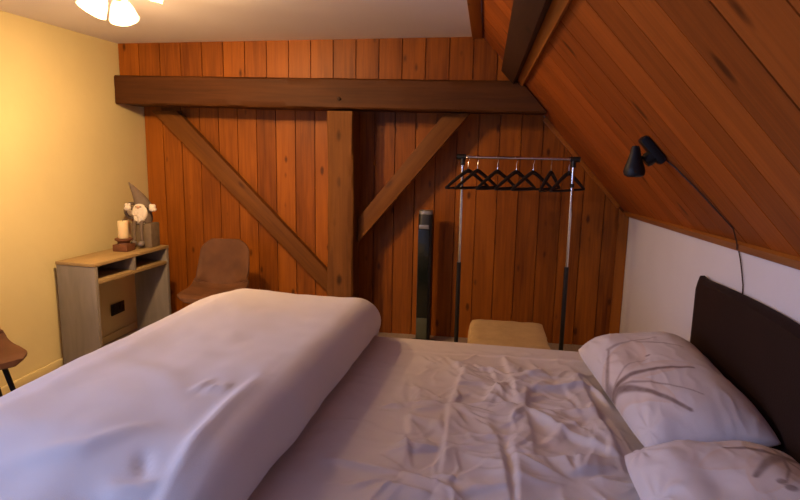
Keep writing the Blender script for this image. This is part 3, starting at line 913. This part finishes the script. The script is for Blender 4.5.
# -- pillows
def pillow(L, D, Hh, cu, cv, cz, tilt, yaw, taper, strokes, petals, dots, label, seed):
    root = None
    n, m = 150, 110
    X = np.linspace(-1, 1, n + 1); Yq = np.linspace(-1, 1, m + 1)
    top = []; bot = []; pr = []; pe = []
    for i in range(n + 1):
        for j in range(m + 1):
            p, q = X[i], Yq[j]
            # pillow outline with drawn-out corners
            px = p * (L / 2) * (1 - .05 * q ** 6 - .02 * (1 - q * q))
            qx = q * (D / 2) * (1 - .06 * p ** 6 - .03 * (1 - p * p))
            if q > 0: qx *= 1 - taper * (1 - p) / 2
            f = max(0, (1 - abs(p) ** 3.4)) ** .5 * max(0, (1 - abs(q) ** 2.8)) ** .55
            w = .010 * noise.noise(Vector((p * 2.2 + seed, q * 2, seed)))
            rg = (1 - abs(noise.noise(Vector((p * 4.5 + seed, q * 4 + seed, 2.2)))) * 2)
            edge = 1 - f
            # puckers running in from the corners and a soft dent
            for (cx_, cy_) in ((.85, .8), (-.9, .85), (.2, .9)):
                rr_ = math.hypot(p - cx_, q - cy_); an = atan2(q - cy_, p - cx_)
                w += .0045 * math.exp(-rr_ / .4) * sin(an * 7 + 2 * noise.noise(Vector((p * 3, q * 3, seed)))) * min(1, rr_ / .15)
            w -= .018 * math.exp(-((p - .12) ** 2 + (q - .25) ** 2) / .05)
            w += .012 * math.exp(-((p - .55) ** 2 + (q - .55) ** 2) / .06)
            w += .005 * max(0, rg - .3) * (f ** .5) * (.5 + edge)
            top.append((px, qx, Hh * f + w * min(1, f * 3) + .004)); bot.append((px, qx, -.028 * f))
            s, t = px, qx
            v = 0
            for pl, wd, st in strokes:
                d, tt = polydist(np.array(s), np.array(t), pl)
                ww = wd * (1.45 - .85 * float(tt))
                v = max(v, st * (1 - float(sstep(ww * .4, ww * 1.5, d))))
            for (cx_, cy_, r_) in dots:
                d = math.hypot(s - cx_, t - cy_); v = max(v, .85 * (1 - float(sstep(r_ * .7, r_ * 1.2, d))))
            pr.append(v)
            v = 0
            for (x0, y0, x1, y1, wd) in petals:
                Lp = math.hypot(x1 - x0, y1 - y0); dx, dy = (x1 - x0) / Lp, (y1 - y0) / Lp
                a = ((s - x0) * dx + (t - y0) * dy) / Lp; c = (-(s - x0) * dy + (t - y0) * dx)
                if 0 < a < 1:
                    hw = wd * sin(pi * a ** .8) ** .7
                    k = abs(c) / hw if hw > 0 else 9
                    v = max(v, (1 - float(sstep(.9, 1.05, k))) * (.35 + .65 * min(1, k) ** 3))
            pe.append(v)
    W_ = m + 1
    vs = top + bot; o_ = len(top); fs = []
    for i in range(n):
        for j in range(m):
            a = i * W_ + j
            fs.append([a, a + W_, a + W_ + 1, a + 1]); fs.append([o_ + a, o_ + a + 1, o_ + a + W_ + 1, o_ + a + W_])
    rim = [i * W_ for i in range(n)] + [n * W_ + j for j in range(m)] + [i * W_ + m for i in range(n, 0, -1)] + [j for j in range(m, 0, -1)]
    for a, b in zip(rim, rim[1:] + rim[:1]): fs.append([a, b, o_ + b, o_ + a])
    me = bpy.data.meshes.new('pillow'); me.from_pydata(vs, [], fs); me.update()
    bm = bmesh.new(); bm.from_mesh(me); bmesh.ops.recalc_face_normals(bm, faces=bm.faces[:]); bm.to_mesh(me); bm.free()
    for nm, arr in (('flower_print', pr), ('petal_print', pe)):
        at = me.attributes.new(nm, 'FLOAT', 'POINT')
        at.data.foreach_set('value', np.array(list(arr) + [0.0] * len(arr), dtype=np.float32))
    o = link('pillow', me, M['printed'], None, True)
    # local x -> along the bed's width (v), local y -> towards the foot (-u)
    Rm = Matrix(((0, 1, 0, 0), (1, 0, 0, 0), (0, 0, 1, 0), (0, 0, 0, 1)))  # swaps x and y
    Rm = Matrix.Rotation(pi / 2, 4, 'Z')
    T = Matrix.Translation((0, 2.885, 0)) @ Matrix.Rotation(A, 4, 'Z') @ Matrix.Translation((cu, cv, cz)) @ Matrix.Rotation(yaw, 4, 'Z') @ Matrix.Rotation(-tilt, 4, 'Y') @ Rm
    o.matrix_world = T
    tag(o, label, 'pillow', 'flower printed pillows')
    return o
# pillow-local: x = along the bed's width (+ = far), y = towards the foot (+)
st1 = [([(-.12, .185), (-.125, .06), (-.13, -.09)], .011, .95), ([(-.12, .185), (-.27, .09), (-.40, .0)], .011, .9), ([(-.14, .16), (-.24, .04), (-.33, -.06)], .005, .6),
       ([(-.12, .185), (-.19, .222), (-.26, .235)], .008, .8), ([(-.12, .185), (-.05, .19), (.06, .165), (.17, .14)], .007, .75), ([(.17, .14), (.22, .04), (.24, -.06)], .007, .6),
       ([(.20, .02), (.16, -.06), (.12, -.13)], .006, .55), ([(-.12, .185), (-.03, .10), (.0, .03)], .004, .6)]
pillow(.98, .48, .12, .698, -.60, .678, radians(8), radians(2), .33, st1, [(-.12, .185, .22, .02, .08), (-.12, .185, -.10, -.10, .06), (-.12, .185, -.36, .03, .06)], [(.04, .02, .010)],
       'flower printed white pillow farther from the viewer, leaning on the dark headboard', 1.3)
st2 = [([(.24, -.15), (.252, -.09), (.258, -.02)], .011, .95), ([(.24, -.15), (.25, -.18), (.258, -.225)], .013, .95), ([(.24, -.15), (.17, -.09), (.10, -.035)], .012, .8),
       ([(.24, -.15), (.29, -.16), (.34, -.15)], .008, .7), ([(.24, -.15), (.15, -.13), (.07, -.09)], .004, .8), ([(.24, -.15), (.17, -.17), (.10, -.17)], .005, .6)]
pillow(.82, .46, .100, .712, -1.515, .680, radians(7), radians(1), .1, st2, [(.24, -.15, .155, .075, .065), (.24, -.15, .03, -.02, .06), (.24, -.15, .36, .0, .05), (.24, -.15, .08, -.20, .05)], [(.075, -.082, .012), (.05, -.092, .014)],
       'flower printed white pillow nearest the viewer, in the lower right corner', 8.1)

# ------------------------------------------------------------------ tower fan
fn = empty('tower_fan', (-.448, 4.60, 0))
tag(fn, 'slim black tower fan with silver top standing against the plank wall', 'fan')
def rrect(w, d, r, n=5):
    pts = []
    for (sx, sy, a0) in ((1, 1, 0), (-1, 1, 90), (-1, -1, 180), (1, -1, 270)):
        for k in range(n + 1):
            a = radians(a0 + 90 * k / n); pts.append((sx * (w / 2 - r) + r * cos(a), sy * (d / 2 - r) + r * sin(a)))
    return pts
def stack(levels):
    vs = []; fs = []; R = None
    for (w, d, r, z) in levels:
        p = rrect(w, d, r); R = len(p); vs += [(x, y, z) for x, y in p]
    for i in range(len(levels) - 1):
        for k in range(R):
            k2 = (k + 1) % R; fs.append([i * R + k, i * R + k2, (i + 1) * R + k2, (i + 1) * R + k])
    fs.append(list(range(R))[::-1]); fs.append([(len(levels) - 1) * R + k for k in range(R)])
    return MB().add(vs, fs, True)
stack([(.24, .22, .10, 0), (.24, .22, .10, .012), (.20, .19, .09, .022), (.11, .11, .05, .03)]).build('base', M['blackplastic'], fn)
stack([(.112, .112, .035, .03), (.112, .112, .035, 1.035), (.106, .106, .034, 1.045)]).build('housing', M['blackplastic'], fn)
MB().box(-.05, .034, -.0605, -.056, .23, .93, .004).build('front_panel', M['fanglass'], fn)
MB().box(-.05, .034, -.0615, -.056, .06, .228, .004).build('foot_panel', M['fangrey'], fn)
stack([(.106, .106, .034, 1.0455), (.108, .108, .034, 1.055), (.104, .104, .034, 1.070), (.09, .09, .03, 1.074)]).build('top_cap', M['silver'], fn)
MB().box(-.047, .028, -.0615, -.056, .935, .965, .003).build('control_band', M['silver'], fn)

# ------------------------------------------------------------------ garment rack
XA, XB, YR, ZR = -.168, .583, 4.25, 1.49
gr = empty('garment_rack', ((XA + XB) / 2, YR, 0))
tag(gr, 'chrome and black garment rack with hangers standing before the plank wall', 'clothes rack')
hx = (XB - XA) / 2
MB().tube([(-hx - .0, 0, ZR), (hx + .0, 0, ZR)], .0105, 14).build('top_rail', M['chrome'], gr)
for s in (-1, 1):
    x = s * hx
    MB().tube([(x, 0, .72), (x, 0, ZR - .045)], .0115, 14).build('upper_pole', M['chrome'], gr)
    MB().tube([(x, 0, .03), (x, 0, .745)], .0155, 14).build('lower_pole', M['blackplastic'], gr)
    j = MB().tube([(x - s * .022, 0, ZR), (x + s * .042, 0, ZR)], .019, 14)
    j.tube([(x, 0, ZR + .004), (x, 0, ZR - .055)], .017, 14)
    j.build('corner_joint', M['blackplastic'], gr)
    MB().tube([(x, -.21, .03), (x, .21, .03)], .014, 12).build('foot', M['blackplastic'], gr)
    if s > 0: MB().tube([(x, 0, 1.30), (x, 0, 1.325)], .0145, 14).build('clamp', M['blackplastic'], gr)
MB().tube([(-hx, 0, .11), (hx, 0, .11)], .010, 12).build('lower_rail', M['chrome'], gr)

# hangers: local x across the shoulders, hook over the rail at z=0
def hanger_proto(label):
    root = empty('clothes_hanger')
    tag(root, label, 'hanger', 'black hangers on the garment rack')
    hk = [(.0, 0, -.088), (.0, 0, -.045)]
    for k in range(9):
        a = radians(-60 + 235 * k / 8); hk.append((.0165 * cos(a), 0, .000 + .0165 * sin(a)))
    hk = [(.0, 0, -.088), (.0, 0, -.04), (.006, 0, -.026)] + [(.0165 * cos(radians(-50 + 230 * k / 10)), 0, .0165 * sin(radians(-50 + 230 * k / 10))) for k in range(11)]
    MB().tube(hk, .0026, 8).build('hook', M['chrome'], root)
    b = MB()
    sh = []
    for k in range(-10, 11):
        t = k / 10
        sh.append((.205 * t, 0, -.088 - .118 * abs(t) ** 1.12))
    b.tube(sh, [.010 + .004 * (1 - abs(k) / 10) for k in range(-10, 11)], 10)
    b.ell((0, 0, -.092), (.018, .010, .016))
    b.build('shoulder', M['hanger'], root)
    MB().tube([(-.198, 0, -.206), (-.12, 0, -.2085), (.12, 0, -.2085), (.198, 0, -.206)], .008, 10).build('trouser_bar', M['hanger'], root)
    return root
HL = [(-.128, 46, 'leftmost black hanger on the rack, half behind the left pole'), (-.063, 47, 'black hanger second from the left pole of the rack'),
      (.074, 48, 'black hanger third from the left pole of the rack'), (.203, 46, 'black hanger fourth from the left pole, in the middle of the rail'),
      (.317, 45, 'black hanger fifth from the left pole, with a gap to its right'), (.437, 66, 'black hanger turned nearly edge-on, second from the right pole'),
      (.556, 50, 'rightmost black hanger on the rack, crossing the right pole')]
proto = None
for x, yaw, lab in HL:
    o = hanger_proto(lab) if proto is None else copy_tree(proto)
    proto = proto or o
    o['label'] = lab
    o.location = (x, YR, ZR - .0035 - .0105 + .0105); o.rotation_euler = (0, 0, radians(yaw))
    o.location.z = ZR - .003

# ------------------------------------------------------------------ pouf beneath the rack
bm = bmesh.new()
bmesh.ops.create_cube(bm, size=1)
bmesh.ops.subdivide_edges(bm, edges=bm.edges[:], cuts=14, use_grid_fill=True)
for q in bm.verts:
    x, y, z = q.co * 2
    k = (abs(x) ** 16 + abs(y) ** 16 + abs(z) ** 16) ** (1 / 16)
    x, y, z = x / k, y / k, z / k
    w = .006 * noise.noise(Vector((x * 2, y * 2, z * 2))) + .003 * noise.noise(Vector((x * 7, y * 7, z * 7)))
    s = 1 + .05 * (1 - z * z)
    q.co = Vector((x * (.238 * s + w), y * (.285 * s + w), .215 + z * (.212) + (w if z > 0 else 0)))
pf = MB().bm(bm, None, True)
pouf = empty('pouf', (.175, 3.645, .004))
tag(pouf, 'beige linen pouf standing on the floor beneath the garment rack', 'pouf')
pf.build('cover', M['pouf'], pouf)

# ------------------------------------------------------------------ reading lamp on the slope
def on_slope(u, y, d): return SLM @ Vector((u, y, -d))
um = u_of(.635); ym = 2.43
rl = empty('reading_lamp'); rl.matrix_world = SLM @ Matrix.Translation((um, ym, 0)) 
tag(rl, 'small black adjustable reading lamp fixed to the sloped wooden ceiling', 'lamp')
rl_inv = rl.matrix_world.inverted()
MB().box(-.062, .062, -.030, .030, -.036, -.002, .012).build('mount', M['blackmetal'], rl)
MB().lathe([(.0, -.07), (.022, -.068), (.027, -.055), (.027, -.030)], 18, Matrix.Translation((.018, 0, 0))).build('swivel', M['blackmetal'], rl)
hp = rl_inv @ Vector((.553, 2.40, 1.553))
MB().tube([(.018, 0, -.05), tuple(Vector((.018, 0, -.05)).lerp(hp, .5) + Vector((0, 0, -.012))), tuple(hp)], .006, 10).build('arm', M['blackmetal'], rl)
dv = (rl_inv.to_3x3() @ Vector((.02, -.02, -1))).normalized()
T = Matrix.Translation(hp) @ dv.to_track_quat('Z', 'Y').to_matrix().to_4x4()
MB().lathe([(.0, -.020), (.012, -.018), (.017, -.006), (.020, .010), (.027, .035), (.036, .060), (.040, .078), (.036, .092), (.022, .098), (.0, .098)], 24, T, False, False).build('lamp_shade', M['blackmetal'], rl)
cpts = [(.05, .0, -.006), (.10, -.035, -.004), (.20, -.08, -.004), (.30, -.105, -.004)]
ue = u_of(knee_x(2.30))
wpts = [rl_inv @ Vector(p) for p in ((.893, 2.305, slope_z(.893) - .004 * 1.5), (.925, 2.34, slope_z(.925) - .03), (.955, 2.41, slope_z(.955) - .028), (.984, 2.47, 1.185), (.983, 2.44, 1.15), (.981, 2.41, 1.11), (.981, 2.385, 1.06), (.984, 2.38, .99))]
MB().tube(cpts + [tuple(p) for p in wpts], .0027, 8).build('cord', M['cordm'], rl)

# ------------------------------------------------------------------ camera
F, Hc, YAW, HOR, ROLL = 600., 1.55, radians(8), 147., .02
PIT = math.atan((250 - HOR) / F)
fwd = Vector((-sin(YAW) * cos(PIT), cos(YAW) * cos(PIT), -sin(PIT)))
rt = Vector((cos(YAW), sin(YAW), 0)); upv = rt.cross(fwd)
r2 = rt * cos(ROLL) + upv * sin(ROLL); u2 = -rt * sin(ROLL) + upv * cos(ROLL)
cam = bpy.data.cameras.new('camera'); co = bpy.data.objects.new('camera', cam); COL.objects.link(co)
cam.sensor_width = 36; cam.lens = F / 800 * 36; cam.clip_start = .05
Mx = Matrix((r2, u2, -fwd)).transposed().to_4x4(); Mx.translation = (0, 0, Hc)
co.matrix_world = Mx
S.camera = co

# ------------------------------------------------------------------ light
def light(name, typ, loc, energy, col, **kw):
    l = bpy.data.lights.new(name, typ); l.energy = energy; l.color = col
    for k, v in kw.items(): setattr(l, k, v)
    o = bpy.data.objects.new(name, l); COL.objects.link(o); o.location = loc
    return o
WARM = (1, .58, .24)
# each bulb throws its light forward, out of its shade
for (p, d, e, e2) in zip(bulb_pos, bulb_dir, (30, 98, 30), (7, 7, 20)):
    o = light('bulb_light', 'SPOT', p, e, WARM, shadow_soft_size=.035, spot_size=radians(165), spot_blend=1.0)
    o.rotation_euler = d.to_track_quat('-Z', 'Y').to_euler()
    light('bulb_glow', 'POINT', p, e2, WARM, shadow_soft_size=.035)
# daylight through the window
d = light('window_daylight', 'AREA', (XL - .22, (WY0 + WY1) / 2, (WZ0 + WZ1) / 2), 95, (.41, .53, 1.0), shape='RECTANGLE', size=1.4, size_y=1.15)
d.rotation_euler = Vector((1, .38, -.10)).to_track_quat('-Z', 'Y').to_euler()
w = bpy.data.worlds.new('world'); S.world = w; w.use_nodes = True
bg = w.node_tree.nodes['Background']; bg.inputs[0].default_value = (.55, .68, 1, 1); bg.inputs[1].default_value = .8

S.view_settings.view_transform = 'Standard'
S.view_settings.look = 'None'
S.view_settings.exposure = 0.0
S.view_settings.gamma = 1
S.view_settings.use_curve_mapping = False
try:
    S.cycles.use_denoising = True
    S.cycles.max_bounces = 8; S.cycles.diffuse_bounces = 4; S.cycles.transparent_max_bounces = 12
    S.cycles.sample_clamp_indirect = 6
except Exception: pass
